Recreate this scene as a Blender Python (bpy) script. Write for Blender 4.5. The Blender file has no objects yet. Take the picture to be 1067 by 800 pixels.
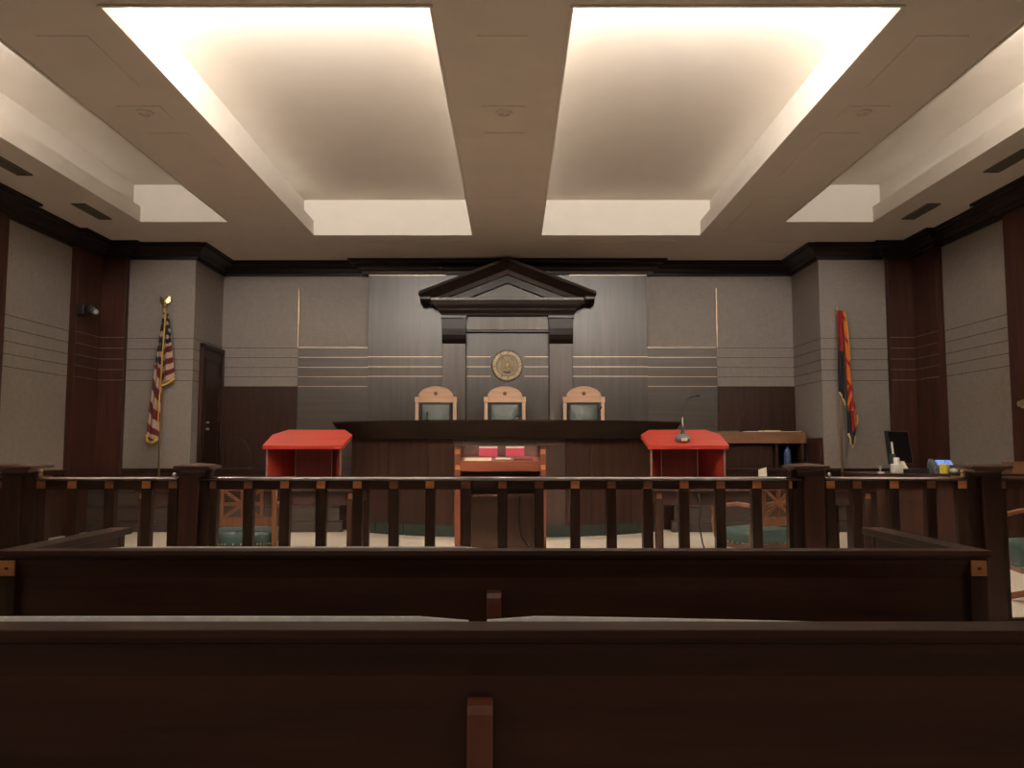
import bpy, bmesh, math, random
from mathutils import Vector, Matrix
random.seed(4)
PI = math.pi
scn = bpy.context.scene
COL = scn.collection

# ------------------------------------------------------------------ materials
def new_mat(name):
    m = bpy.data.materials.new(name); m.use_nodes = True
    nt = m.node_tree
    return m, nt, nt.nodes['Principled BSDF']

def ramp(nt, fac, stops):
    r = nt.nodes.new('ShaderNodeValToRGB')
    el = r.color_ramp.elements
    while len(el) < len(stops): el.new(0.5)
    for e, (p, c) in zip(el, stops):
        e.position = p; e.color = (*c, 1)
    nt.links.new(fac, r.inputs['Fac'])
    return r.outputs['Color']

def coords(nt, scale, kind='Object'):
    tc = nt.nodes.new('ShaderNodeTexCoord'); mp = nt.nodes.new('ShaderNodeMapping')
    mp.inputs['Scale'].default_value = scale
    nt.links.new(tc.outputs[kind], mp.inputs['Vector'])
    return mp.outputs['Vector']

def noise(nt, vec, scale, detail=4, rough=.55):
    n = nt.nodes.new('ShaderNodeTexNoise')
    n.inputs['Scale'].default_value = scale; n.inputs['Detail'].default_value = detail
    n.inputs['Roughness'].default_value = rough
    nt.links.new(vec, n.inputs['Vector'])
    return n.outputs['Fac']

def wood(name, dark, light, axis='z', rough=.35, grain=1.0, spec=.5, coat=0.0):
    m, nt, b = new_mat(name)
    s = {'x': (.9, 14, 14), 'y': (14, .9, 14), 'z': (14, 14, .9)}[axis]
    v = coords(nt, s)
    f1 = noise(nt, v, 1.6 * grain, 5, .6)
    mid = tuple((a + c) / 2 for a, c in zip(dark, light))
    c = ramp(nt, f1, [(.28, dark), (.5, mid), (.74, light)])
    nt.links.new(c, b.inputs['Base Color'])
    f2 = noise(nt, v, 5 * grain, 3)
    mr = nt.nodes.new('ShaderNodeMapRange')
    mr.inputs['To Min'].default_value = rough - .05; mr.inputs['To Max'].default_value = rough + .07
    nt.links.new(f2, mr.inputs['Value']); nt.links.new(mr.outputs['Result'], b.inputs['Roughness'])
    b.inputs['Specular IOR Level'].default_value = spec
    b.inputs['Coat Weight'].default_value = coat; b.inputs['Coat Roughness'].default_value = .2
    bp = nt.nodes.new('ShaderNodeBump'); bp.inputs['Strength'].default_value = .05; bp.inputs['Distance'].default_value = .002
    nt.links.new(f2, bp.inputs['Height']); nt.links.new(bp.outputs['Normal'], b.inputs['Normal'])
    return m

def plain(name, col, rough=.5, metal=0, spec=.5, vary=.12, scale=9, bump=0):
    m, nt, b = new_mat(name)
    v = coords(nt, (1, 1, 1))
    f = noise(nt, v, scale, 3)
    lo = tuple(max(0, c * (1 - vary)) for c in col); hi = tuple(min(1, c * (1 + vary)) for c in col)
    nt.links.new(ramp(nt, f, [(.3, lo), (.7, hi)]), b.inputs['Base Color'])
    b.inputs['Roughness'].default_value = rough; b.inputs['Metallic'].default_value = metal
    b.inputs['Specular IOR Level'].default_value = spec
    if bump:
        bp = nt.nodes.new('ShaderNodeBump'); bp.inputs['Strength'].default_value = bump; bp.inputs['Distance'].default_value = .004
        f2 = noise(nt, v, scale * 6, 3)
        nt.links.new(f2, bp.inputs['Height']); nt.links.new(bp.outputs['Normal'], b.inputs['Normal'])
    return m

def fabric_wall(name):
    m, nt, b = new_mat(name)
    v = coords(nt, (1, 1, 1))
    vh = coords(nt, (9, 9, 70)); vv = coords(nt, (70, 70, 9))
    a = noise(nt, vh, 1, 3); c = noise(nt, vv, 1, 3); d = noise(nt, v, 16, 4, .7)
    ad = nt.nodes.new('ShaderNodeMath'); ad.operation = 'ADD'; nt.links.new(a, ad.inputs[0]); nt.links.new(c, ad.inputs[1])
    ad2 = nt.nodes.new('ShaderNodeMath'); ad2.operation = 'ADD'; nt.links.new(ad.outputs[0], ad2.inputs[0]); nt.links.new(d, ad2.inputs[1])
    mu = nt.nodes.new('ShaderNodeMath'); mu.operation = 'MULTIPLY'; mu.inputs[1].default_value = 1 / 3
    nt.links.new(ad2.outputs[0], mu.inputs[0])
    nt.links.new(ramp(nt, mu.outputs[0], [(.30, WALL_LO), (.70, WALL_HI)]), b.inputs['Base Color'])
    b.inputs['Roughness'].default_value = .9; b.inputs['Specular IOR Level'].default_value = .15
    bp = nt.nodes.new('ShaderNodeBump'); bp.inputs['Strength'].default_value = .3; bp.inputs['Distance'].default_value = .004
    nt.links.new(mu.outputs[0], bp.inputs['Height']); nt.links.new(bp.outputs['Normal'], b.inputs['Normal'])
    return m

def attr_mat(name, rough=.75):
    m, nt, b = new_mat(name)
    a = nt.nodes.new('ShaderNodeVertexColor'); a.layer_name = 'dye'
    v = coords(nt, (1, 1, 1)); f = noise(nt, v, 60, 3)
    mx = nt.nodes.new('ShaderNodeMix'); mx.data_type = 'RGBA'; mx.blend_type = 'MULTIPLY'; mx.inputs['Factor'].default_value = .25
    nt.links.new(a.outputs['Color'], mx.inputs['A'])
    nt.links.new(ramp(nt, f, [(.2, (.7, .7, .7)), (.8, (1, 1, 1))]), mx.inputs['B'])
    nt.links.new(mx.outputs['Result'], b.inputs['Base Color'])
    b.inputs['Roughness'].default_value = rough; b.inputs['Sheen Weight'].default_value = .2
    return m

WALL_LO = (.245, .212, .192); WALL_HI = (.345, .302, .275)
M = {}
M['fabric'] = fabric_wall('woven_wall_fabric')
M['paint'] = plain('ceiling_paint', (.70, .635, .575), .85, 0, .2, .03, 3)
M['paint_cove'] = plain('cove_paint', (.72, .665, .60), .85, 0, .2, .02, 3)
M['carpet'] = plain('beige_carpet', (.66, .575, .47), .95, 0, .1, .12, 40, .4)
DK = ((.022, .0092, .0066), (.052, .0215, .0148))
M['wood_x'] = wood('dark_wood_across', *DK, axis='x', rough=.36, spec=.28)
M['rail'] = wood('polished_rail_wood', *DK, axis='x', rough=.2, coat=1.0)
M['wood_y'] = wood('dark_wood_along', *DK, axis='y', rough=.36, spec=.28)
M['wood_z'] = wood('dark_wood_upright', *DK, axis='z', rough=.36, spec=.28)
M['pew_x'] = wood('pew_wood_across', (.036, .0140, .0090), (.080, .0310, .0200), axis='x', rough=.36, grain=.7, spec=.25)
M['pew_z'] = wood('pew_wood_upright', (.026, .0110, .0075), (.058, .024, .016), axis='z', rough=.38, spec=.28)
M['bay_z'] = wood('judges_bay_veneer', (.038, .028, .022), (.072, .054, .043), axis='z', rough=.34, grain=.6, spec=.6)
M['bay_x'] = wood('judges_bay_veneer_across', (.045, .033, .026), (.08, .06, .047), axis='x', rough=.36, grain=.6, spec=.6)
M['column'] = wood('column_veneer', (.085, .064, .053), (.135, .103, .085), axis='z', rough=.38, grain=.6)
M['pilaster'] = wood('pilaster_veneer', (.034, .0115, .0080), (.076, .026, .017), axis='z', rough=.4, grain=.7, spec=.3)
M['crown'] = wood('crown_wood', (.009, .0052, .0045), (.022, .0115, .0092), axis='x', rough=.4, spec=.3)
M['pediment'] = wood('pediment_wood', (.020, .0125, .010), (.042, .027, .022), axis='x', rough=.36)
M['pediment_face'] = wood('pediment_face_wood', (.055, .042, .034), (.09, .07, .056), axis='x', rough=.38)
M['bench_band'] = wood('bench_band_wood', (.015, .0080, .0050), (.034, .0175, .0105), axis='x', rough=.4, spec=.2)
M['bench_body'] = wood('bench_body_wood', (.026, .0115, .0082), (.058, .026, .0180), axis='z', rough=.36, grain=.6, spec=.3)
M['bench_body2'] = wood('bench_center_wood', (.045, .028, .022), (.075, .048, .037), axis='z', rough=.36, grain=.6)
M['green_tile'] = plain('dark_green_base', (.028, .045, .040), .4, 0, .5, .15, 6)
M['grout'] = plain('pale_joint', (.10, .115, .105), .6)
M['boards'] = wood('partition_boards', (.040, .028, .024), (.072, .051, .042), axis='x', rough=.45)
M['boards_red'] = wood('table_apron_wood', (.027, .012, .0095), (.050, .0225, .017), axis='x', rough=.4)
M['copper'] = wood('copper_tone_inlay', (.38, .135, .045), (.66, .28, .10), axis='x', rough=.42, grain=2)
M['copper_dk'] = wood('no_glint_inlay', (.15, .062, .030), (.28, .115, .055), axis='x', rough=.45, grain=2)  # dim copy of the inlay; its missing reflection is put into the colour
M['inlay_dot'] = plain('inlay_centre', (.08, .03, .015), .5)
M['red'] = wood('red_stained_wood', (.30, .026, .014), (.42, .044, .023), axis='x', rough=.55, grain=.8, spec=.25)
M['red_z'] = wood('red_stained_upright', (.24, .026, .018), (.36, .046, .028), axis='z', rough=.45, grain=.8)
M['maroon'] = wood('recess_tone_panel', (.27, .085, .078), (.38, .125, .108), axis='z', rough=.7, grain=.8, spec=.2)  # recess shade put into a maroon tone, lifted for blocked light
M['mahogany'] = wood('mahogany_podium', (.15, .040, .020), (.27, .078, .038), axis='x', rough=.36)
M['mahogany_z'] = wood('mahogany_podium_upright', (.12, .034, .020), (.22, .066, .036), axis='z', rough=.36)
M['podium_back'] = wood('podium_back_panel', (.13, .070, .055), (.20, .105, .085), axis='x', rough=.5)
M['podium_in'] = wood('podium_inner_board', (.060, .026, .016), (.10, .046, .026), axis='z', rough=.5)
M['oak'] = wood('pale_oak', (.58, .32, .18), (.84, .55, .36), axis='x', rough=.42)
M['oak_z'] = wood('pale_oak_upright', (.62, .39, .25), (.88, .64, .45), axis='z', rough=.42)
M['chair_wood'] = wood('armchair_wood', (.14, .055, .026), (.26, .108, .052), axis='z', rough=.38)
M['counter'] = wood('brown_counter_wood', (.16, .075, .035), (.26, .125, .060), axis='x', rough=.42)
M['leather'] = plain('green_leather', (.105, .125, .110), .42, 0, .5, .12, 8, .15)
M['leather_dk'] = plain('dark_green_leather', (.042, .072, .066), .42, 0, .5, .15, 8, .15)
M['brass'] = plain('brass', (.72, .50, .24), .32, 1, .5, .1)
M['brass_strip'] = plain('brass_strip', (.58, .41, .28), .38, 1, .5, .1)
M['pale_strip'] = plain('pale_reveal', (.23, .19, .15), .5, .3)
M['groove'] = plain('dark_groove', (.085, .070, .056), .9)
M['bronze'] = plain('seal_bronze', (.24, .19, .12), .5, .5, .5, .2, 30)
M['bronze_lt'] = plain('seal_gold', (.62, .48, .30), .42, .6)
M['black'] = plain('black_plastic', (.012, .012, .013), .4)
M['screen'] = plain('black_screen', (.006, .006, .008), .22)
M['steel'] = plain('brushed_steel', (.55, .55, .53), .35, 1)
M['grey'] = plain('grey_plastic', (.10, .11, .12), .5)
M['white'] = plain('white_plastic', (.80, .80, .76), .5, vary=.03)
M['paper'] = plain('white_paper', (.80, .76, .68), .8, vary=.03)
M['cream'] = plain('cream_paper', (.82, .70, .50), .8, vary=.03)
M['yellow'] = plain('yellow_cup', (.80, .66, .10), .5, vary=.04)
M['pink'] = plain('pink_cover', (.62, .07, .13), .5, vary=.05)
M['redbook'] = plain('dark_red_cover', (.20, .035, .030), .5)
M['blue'] = plain('blue_plastic', (.03, .065, .17), .45)
M['vent'] = plain('vent_metal', (.20, .18, .14), .6)
M['cushion'] = plain('pale_upholstery', (.80, .79, .75), .9, bump=.3, scale=30)
M['bone'] = plain('pale_corner_trim', (.80, .70, .60), .4)
M['edge'] = plain('edge_trim', (.25, .16, .13), .45)
M['pole'] = wood('flag_pole_wood', (.14, .075, .035), (.26, .15, .07), axis='z', rough=.4)
M['gold_thread'] = plain('gold_fringe', (.72, .42, .08), .6, scale=120, vary=.35)
M['pale_gold'] = plain('pale_gold_fringe', (.70, .55, .26), .6, scale=120, vary=.35)
M['cloth'] = attr_mat('flag_cloth')
ms, nt, b = new_mat('blue_lit_display')
v = coords(nt, (1, 1, 1))
c = ramp(nt, noise(nt, v, 30, 2), [(.35, (.02, .08, .55)), (.62, (.25, .5, .95))])
nt.links.new(c, b.inputs['Base Color']); nt.links.new(c, b.inputs['Emission Color']); b.inputs['Emission Strength'].default_value = .45
M['display'] = ms

# ------------------------------------------------------------------ mesh helpers
class MB:
    def __init__(s): s.bm = bmesh.new()
    def _poly(s, vs, faces):
        bv = [s.bm.verts.new(v) for v in vs]
        for f in faces:
            try: s.bm.faces.new([bv[i] for i in f])
            except ValueError: pass
        return bv
    def hexa(s, p):          # 8 points: bottom 4 ccw, top 4 ccw
        s._poly(p, [(3, 2, 1, 0), (4, 5, 6, 7), (0, 1, 5, 4), (1, 2, 6, 5), (2, 3, 7, 6), (3, 0, 4, 7)]); return s
    def box(s, x0, x1, y0, y1, z0, z1):
        return s.hexa([(x0, y0, z0), (x1, y0, z0), (x1, y1, z0), (x0, y1, z0), (x0, y0, z1), (x1, y0, z1), (x1, y1, z1), (x0, y1, z1)])
    def loft(s, rings, cap=True, close=True):
        n = len(rings[0]); vs = [p for r in rings for p in r]; f = []
        for k in range(len(rings) - 1):
            for i in range(n if close else n - 1):
                j = (i + 1) % n
                f.append((k * n + i, k * n + j, (k + 1) * n + j, (k + 1) * n + i))
        if cap:
            f.append(tuple(reversed(range(n)))); f.append(tuple(range((len(rings) - 1) * n, len(rings) * n)))
        s._poly(vs, f); return s
    def prism(s, poly, a, b, axis='z'):
        def P(u, v, w): return {'z': (u, v, w), 'y': (u, w, v), 'x': (w, u, v)}[axis]
        return s.loft([[P(u, v, a) for u, v in poly], [P(u, v, b) for u, v in poly]])
    def tube(s, pts, r, n=8):
        pts = [Vector(p) for p in pts]; rings = []
        rr = r if isinstance(r, (list, tuple)) else [r] * len(pts)
        prev = None
        for i, p in enumerate(pts):
            d = (pts[min(i + 1, len(pts) - 1)] - pts[max(i - 1, 0)]).normalized()
            ref = prev if prev is not None else (Vector((0, 0, 1)) if abs(d.z) < .9 else Vector((1, 0, 0)))
            u = (ref - d * ref.dot(d))
            if u.length < 1e-5: u = Vector((0, 1, 0)).cross(d)
            u.normalize(); w = d.cross(u); prev = u
            rings.append([tuple(p + (u * math.cos(2 * PI * k / n) + w * math.sin(2 * PI * k / n)) * rr[i]) for k in range(n)])
        return s.loft(rings)
    def bar(s, pts, w, h):     # rectangular section along points, h along world z-ish
        pts = [Vector(p) for p in pts]; rings = []
        for i, p in enumerate(pts):
            d = (pts[min(i + 1, len(pts) - 1)] - pts[max(i - 1, 0)]).normalized()
            up = Vector((0, 0, 1)) if abs(d.z) < .8 else Vector((0, 1, 0))
            sd = d.cross(up).normalized(); up = sd.cross(d)
            rings.append([tuple(p + sd * a * w / 2 + up * c * h / 2) for a, c in ((-1, -1), (1, -1), (1, 1), (-1, 1))])
        return s.loft(rings)
    def lathe(s, prof, cx=0, cy=0, n=20):
        return s.loft([[(cx + r * math.cos(2 * PI * k / n), cy + r * math.sin(2 * PI * k / n), z) for k in range(n)] for r, z in prof])
    def lathe_y(s, prof, cx, cz, n=32):
        return s.loft([[(cx + r * math.cos(2 * PI * k / n), y, cz + r * math.sin(2 * PI * k / n)) for k in range(n)] for r, y in prof])
    def sqlathe(s, prof, cx=0, cy=0):   # square rings (half size, z)
        return s.loft([[(cx - r, cy - r, z), (cx + r, cy - r, z), (cx + r, cy + r, z), (cx - r, cy + r, z)] for r, z in prof])
    def ball(s, c, r, sq=(1, 1, 1)):
        bmesh.ops.create_uvsphere(s.bm, u_segments=14, v_segments=9, radius=r, matrix=Matrix.Translation(c) @ Matrix.Diagonal((*sq, 1)))
        return s
    def move(s, mat):
        bmesh.ops.transform(s.bm, matrix=mat, verts=s.bm.verts); return s
    def build(s, name, mat, parent=None, bevel=0, smooth=False, label=None, kind=None, seg=2):
        bmesh.ops.recalc_face_normals(s.bm, faces=s.bm.faces)
        me = bpy.data.meshes.new(name); s.bm.to_mesh(me); s.bm.free()
        for m in (mat if isinstance(mat, list) else [mat]): me.materials.append(M[m] if isinstance(m, str) else m)
        if smooth:
            for p in me.polygons: p.use_smooth = True
        o = bpy.data.objects.new(name, me); COL.objects.link(o)
        if parent: o.parent = parent
        if bevel:
            bv = o.modifiers.new('bevel', 'BEVEL'); bv.width = bevel; bv.segments = seg; bv.limit_method = 'ANGLE'; bv.angle_limit = math.radians(40)
        if smooth == 'auto':
            me.set_sharp_from_angle(angle=math.radians(40))
        if label: o['label'] = label
        if kind: o['kind'] = kind
        return o

def thing(name, label, cat, loc=(0, 0, 0), rz=0, group=None):
    o = bpy.data.objects.new(name, None); COL.objects.link(o); o.empty_display_size = .1
    o.location = loc; o.rotation_euler = (0, 0, rz); o['label'] = label; o['category'] = cat
    if group: o['group'] = group
    return o
def tag(o, label, cat, group=None, loc=None, rz=0):
    o['label'] = label; o['category'] = cat
    if group: o['group'] = group
    if loc is not None: o.location = loc; o.rotation_euler = (0, 0, rz)
    return o
def struct(o, label, cat):
    o['kind'] = 'structure'; o['label'] = label; o['category'] = cat; return o
def dup(root, loc, rz, label, group=None):
    def cp(o, par):
        c = o.copy(); COL.objects.link(c); c.parent = par
        for ch in o.children: cp(ch, c)
        return c
    r = cp(root, None); r.location = loc; r.rotation_euler = (0, 0, rz); r['label'] = label
    if group: r['group'] = group
    return r

# ------------------------------------------------------------------ the room
CEIL = 4.2
WX = 6.08; YF = 11.7; YB = 12.85; RX = 4.64; REAR = -3.2
m = MB(); m.box(-6.4, 6.4, REAR - .2, 13.2, -.1, 0)
struct(m.build('floor', 'carpet'), 'beige carpet floor running under the railing and tables', 'floor')

m = MB()
xs = [-6.4, -4.88, -3.70, -2.74, -.48, .48, 2.74, 3.70, 4.88, 6.4]
ys = [REAR - .2, 5.2, 10.4, 11.07, 13.2]
coff = [(-2.74, -.48, 5.2, 11.07), (.48, 2.74, 5.2, 11.07), (-4.88, -3.70, 5.2, 10.4), (3.70, 4.88, 5.2, 10.4)]
for i in range(len(xs) - 1):
    for j in range(len(ys) - 1):
        cx, cy = (xs[i] + xs[i + 1]) / 2, (ys[j] + ys[j + 1]) / 2
        if any(a < cx < c and d < cy < e for a, c, d, e in coff): continue
        m._poly([(xs[i], ys[j], CEIL), (xs[i + 1], ys[j], CEIL), (xs[i + 1], ys[j + 1], CEIL), (xs[i], ys[j + 1], CEIL)], [(0, 1, 2, 3)])
bmesh.ops.remove_doubles(m.bm, verts=m.bm.verts, dist=.001)
# access panel plates, set a few millimetres proud of the beams
for x0 in (-3.22, 0, 3.22):
    for a, c in ((5.6, 6.42), (6.8, 7.1), (7.4, 8.65), (9.35, 10.95)):
        m.box(x0 - .19, x0 + .19, a, c, CEIL - .006, CEIL + .02)
for x0, x1 in ((-2.5, -.62), (.62, 2.5), (-4.5, -3.6), (3.6, 4.5)):
    m.box(x0, x1, 11.45, 11.5, CEIL - .006, CEIL + .02)
o = struct(m.build('ceiling', 'paint'), 'taupe painted ceiling with wide beams between four lit coffers', 'ceiling')
for (a, c, d, e), lab in zip(coff, ('broad lit ceiling coffer between the middle beam and the beam on the striped flag side', 'broad lit ceiling coffer between the middle beam and the beam on the sunburst flag side', 'narrow lit ceiling coffer above the wall with the black camera', 'narrow lit ceiling coffer above the wall by the computer monitor')):
    m = MB(); g = .19
    r = [[(a, d, CEIL), (c, d, CEIL), (c, e, CEIL), (a, e, CEIL)],
         [(a, d, 4.40), (c, d, 4.40), (c, e, 4.40), (a, e, 4.40)],
         [(a - g, d - g, 4.42), (c + g, d - g, 4.42), (c + g, e + g, 4.42), (a - g, e + g, 4.42)],
         [(a - g, d - g, 4.76), (c + g, d - g, 4.76), (c + g, e + g, 4.76), (a - g, e + g, 4.76)]]
    m.loft(r, cap=False)
    m._poly(r[3], [(0, 1, 2, 3)])
    # slim metal edge bead round the opening
    t = .012
    for x0, x1, y0, y1 in ((a - t, a + t, d, e), (c - t, c + t, d, e), (a, c, d - t, d + t), (a, c, e - t, e + t)):
        m.box(x0, x1, y0, y1, CEIL - .012, CEIL + .01)
    struct(m.build('trim_1', 'paint_cove'), lab, 'coffer')

def sidewalls(sx, name, lab):
    m = MB()
    def bx(x0, x1, *r): m.box(min(sx * x0, sx * x1), max(sx * x0, sx * x1), *r)
    bx(WX, WX + .3, REAR, YF, 0, CEIL + .01); bx(RX, WX + .3, YF, 13.2, 0, CEIL + .01)
    return struct(m.build(name, 'fabric'), lab, 'wall')
sidewalls(-1, 'wall_left', 'grey woven fabric wall behind the striped flag and black camera')
sidewalls(1, 'wall_right', 'grey woven fabric wall behind the sunburst flag and monitor')
m = MB(); m.box(-RX, RX, YB, 13.2, 0, CEIL + .01)
struct(m.build('wall_back', 'fabric'), 'grey woven fabric back wall behind the judges bench', 'wall')
m = MB(); m.box(-6.4, 6.4, REAR - .2, REAR, 0, CEIL + .01)
struct(m.build('wall_rear', 'fabric'), 'plain rear wall behind the public pews', 'wall')

# crown moulding swept round the room
def crown():
    L = [(-WX, REAR), (-WX, 8.2), (-5.97, 8.2), (-5.97, 9.42), (-WX, 9.42), (-WX, 10.94), (-5.98, 10.94), (-5.98, 11.6), (-5.6, 11.6), (-5.6, YF), (-RX, YF), (-RX, YB), (-2.31, YB), (-2.31, 12.70)]
    R = [(-x, y) for x, y in reversed(L)]
    return L + R
def sweep(path, prof, m):
    n = len(path); rings = []
    for i, p in enumerate(path):
        def nrm(a, c):
            d = Vector((c[0] - a[0], c[1] - a[1])).normalized(); return Vector((d.y, -d.x))
        if i == 0: o = nrm(path[0], path[1])
        elif i == n - 1: o = nrm(path[-2], path[-1])
        else: o = nrm(path[i - 1], p) + nrm(p, path[i + 1])
        rings.append([(p[0] + o.x * a, p[1] + o.y * a, z) for a, z in prof])
    m.loft(rings)
m = MB()
sweep(crown(), [(-.02, 3.985), (.035, 3.985), (.045, 4.03), (.075, 4.045), (.10, 4.085), (.15, 4.125), (.20, 4.14), (.21, 4.165), (.235, 4.17), (.235, 4.199), (-.02, 4.199)], m)
struct(m.build('trim_2', 'crown'), 'near black wood crown moulding stepping round the top of the walls', 'moulding')

# pilasters
for sx, l1, l2 in ((-1, 'dark red wood corner pilaster between the black camera and the striped flag', 'dark red wood pilaster at the near end of the camera wall'),
                   (1, 'dark red wood corner pilaster behind the computer monitor', 'dark red wood pilaster carrying the small round wall fitting')):
    m = MB(); q = lambda a, c: (min(sx * a, sx * c), max(sx * a, sx * c))
    m.box(*q(5.98, WX), 10.96, YF, 0, 4.0); m.box(*q(5.62, 5.985), 11.6, YF, 0, 4.0)
    struct(m.build('trim_3', 'pilaster', bevel=.004), l1, 'pilaster')
    m = MB(); m.box(*q(5.97, WX), 8.2, 9.40, 0, 4.0)
    struct(m.build('trim_4', 'pilaster', bevel=.004), l2, 'pilaster')

LINES = (2.81, 2.65, 2.49, 2.335, 2.18)
# panelling of the back wall, every panel its own structure piece
for sx, side in ((-1, 'striped flag'), (1, 'sunburst flag')):
    q = lambda a, c: (min(sx * a, sx * c), max(sx * a, sx * c))
    m = MB(); m.box(*q(3.40, RX - .004), YB - .03, YB, .5, 2.18)
    struct(m.build('trim_5', 'wood_z', bevel=.003), 'plain dark wood wainscot panel in the back corner on the %s side' % side, 'panel')
    m = MB(); m.box(*q(2.25, 3.385), YB - .05, YB, .5, 2.805)
    struct(m.build('trim_6', 'bay_x', bevel=.003), 'taller dark wood panel with five brass lines next to the judges bay on the %s side' % side, 'panel')
    m = MB()
    for z in LINES: m.box(*q(2.26, 3.38), YB - .056, YB - .049, z - .005, z + .004)
    struct(m.build('trim_7', 'brass_strip'), 'thin brass lines across the stepped panel on the %s side' % side, 'brass trim')
    m = MB(); m.box(*q(3.386, 3.40), YB - .05, YB, 2.82, 3.78)
    struct(m.build('trim_8', 'brass_strip'), 'upright brass strip on the back wall fabric on the %s side' % side, 'brass trim')
    # reveal lines on fabric of back, return, front and side walls
    m = MB(); t = .0045
    for z in LINES:
        m.box(*q(3.40, RX), YB - .004, YB + .01, z - t, z + t)
        m.box(*q(RX - .004, RX), YF, YB if (z > 2.79 or sx > 0) else 11.93, z - t, z + t)
        m.box(*q(RX, 5.62), YF - .004, YF, z - t, z + t)
        m.box(*q(WX - .004, WX), 9.40, 10.96, z - t, z + t)
    struct(m.build('trim_9', 'groove'), 'five thin reveal lines round the fabric walls on the %s side' % side, 'reveal lines')
    m = MB()
    for z in LINES:
        m.box(*q(5.62, 5.98), 11.596, 11.6, z - .004, z + .004); m.box(*q(5.976, 5.98), 10.96, 11.6, z - .004, z + .004)
    struct(m.build('trim_10', 'pale_strip'), 'five pale thin lines round the corner pilaster on the %s side' % side, 'reveal lines')

YBAY = 12.73
m = MB(); m.box(-2.25, 2.25, YBAY, YB, .5, 3.985)
struct(m.build('trim_11', 'bay_z', bevel=.003), 'tall dark veneered bay behind the three judges chairs', 'panel')
m = MB()
for z in (2.65, 2.49, 2.335):
    m.box(-2.25, -1.045, YBAY - .007, YBAY, z - .005, z + .005); m.box(1.045, 2.25, YBAY - .007, YBAY, z - .005, z + .005)
    m.box(-.66, -.27, YBAY - .007, YBAY, z - .005, z + .005); m.box(.27, .66, YBAY - .007, YBAY, z - .005, z + .005)
m.box(-2.25, -1.0, YBAY - .02, YBAY, 3.972, 3.984); m.box(1.0, 2.25, YBAY - .02, YBAY, 3.972, 3.984)
struct(m.build('trim_12', 'brass_strip'), 'brass lines across the tall bay on both sides of the seal', 'brass trim')
# dais
m = MB(); m.prism([(-RX, 11.80), (RX, 11.80), (RX, YB), (-RX, YB)], 0, .55)
struct(m.build('floor_dais', 'wood_x'), 'raised dark platform floor behind the partition boards', 'platform')
# low partition boards, and the wainscot along the walls behind it
YP = 11.47
for sx, side in ((-1, 'striped flag'), (1, 'sunburst flag')):
    q = lambda a, c: (min(sx * a, sx * c), max(sx * a, sx * c))
    m = MB()
    m.box(*q(2.34, WX - .09), YP - .045, YP + .03, 0, .142); m.box(*q(2.34, WX - .09), YP - .035, YP + .03, .148, .165)
    m.box(*q(2.38, WX - .09), YP - .02, YP + .03, .165, .345); m.box(*q(2.38, WX - .09), YP - .03, YP + .03, .351, .368)
    m.box(*q(2.46, WX - .09), YP - .01, YP + .03, .368, .55); m.box(*q(2.46, WX - .09), YP - .02, YP + .03, .556, .575)
    m.box(*q(2.46, WX - .09), YP - .01, YP + .03, .575, .725); m.box(*q(2.46, WX - .09), YP - .04, YP + .04, .725, .755)
    struct(m.build('wall_partition', 'boards', bevel=.003), 'low partition of horizontal dark boards below the %s' % side, 'partition')
    m = MB(); m.box(*q(2.46, RX - .002), YF, YF + .06, 0, .86); m.box(*q(2.46, RX - .002), YF - .03, YF + .07, .86, .895)
    struct(m.build('trim_13', 'wood_x', bevel=.003), 'dark low wall closing the raised recess on the %s side' % side, 'panel')
    m = MB(); m.box(*q(RX, 5.62), YF - .03, YF, 0, .86); m.box(*q(RX, 5.62), YF - .045, YF, .86, .895)
    for y0, y1 in ((REAR, 8.2), (9.40, 10.96)):
        m.box(*q(WX - .03, WX), y0, y1, 0, .86); m.box(*q(WX - .045, WX), y0, y1, .86, .895)
    struct(m.build('baseboard_wainscot', 'wood_x', bevel=.003), 'dark wood wainscot along the foot of the fabric walls on the %s side' % side, 'wainscot')

# door in the return wall
m = MB(); m.box(-RX + .002, -RX + .03, 11.97, 12.83, .55, 2.72)
d = struct(m.build('door_1', 'wood_z'), 'near black wooden door in the recess beside the striped flag', 'door')
m = MB()
for y0, y1 in ((11.93, 12.0), (12.79, 12.845)): m.box(-RX + .002, -RX + .055, y0, y1, .55, 2.76)
m.box(-RX + .002, -RX + .055, 11.93, 12.845, 2.70, 2.77)
m.build('door_frame', 'wood_z', d, bevel=.004)
m = MB()
for z0, z1 in ((.75, 1.45), (1.6, 2.55)):
    for y0, y1 in ((12.1, 12.12), (12.67, 12.69)): m.box(-RX + .03, -RX + .042, y0, y1, z0, z1)
    for z in (z0, z1): m.box(-RX + .03, -RX + .042, 12.1, 12.69, z - .01, z + .01)
m.build('panel_moulding', 'wood_z', d)
m = MB()
for z in (1.48, 1.58): m.lathe([(.001, z - .02), (.022, z - .015), (.022, z + .015), (.001, z + .02)], -RX + .06, 12.2, 10)
m.bar([(-RX + .03, 12.2, 1.48), (-RX + .07, 12.2, 1.48)], .03, .03); m.bar([(-RX + .03, 12.2, 1.58), (-RX + .07, 12.2, 1.58)], .02, .02)
m.build('door_handle', 'steel', d, label='steel lever and lock')

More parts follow.
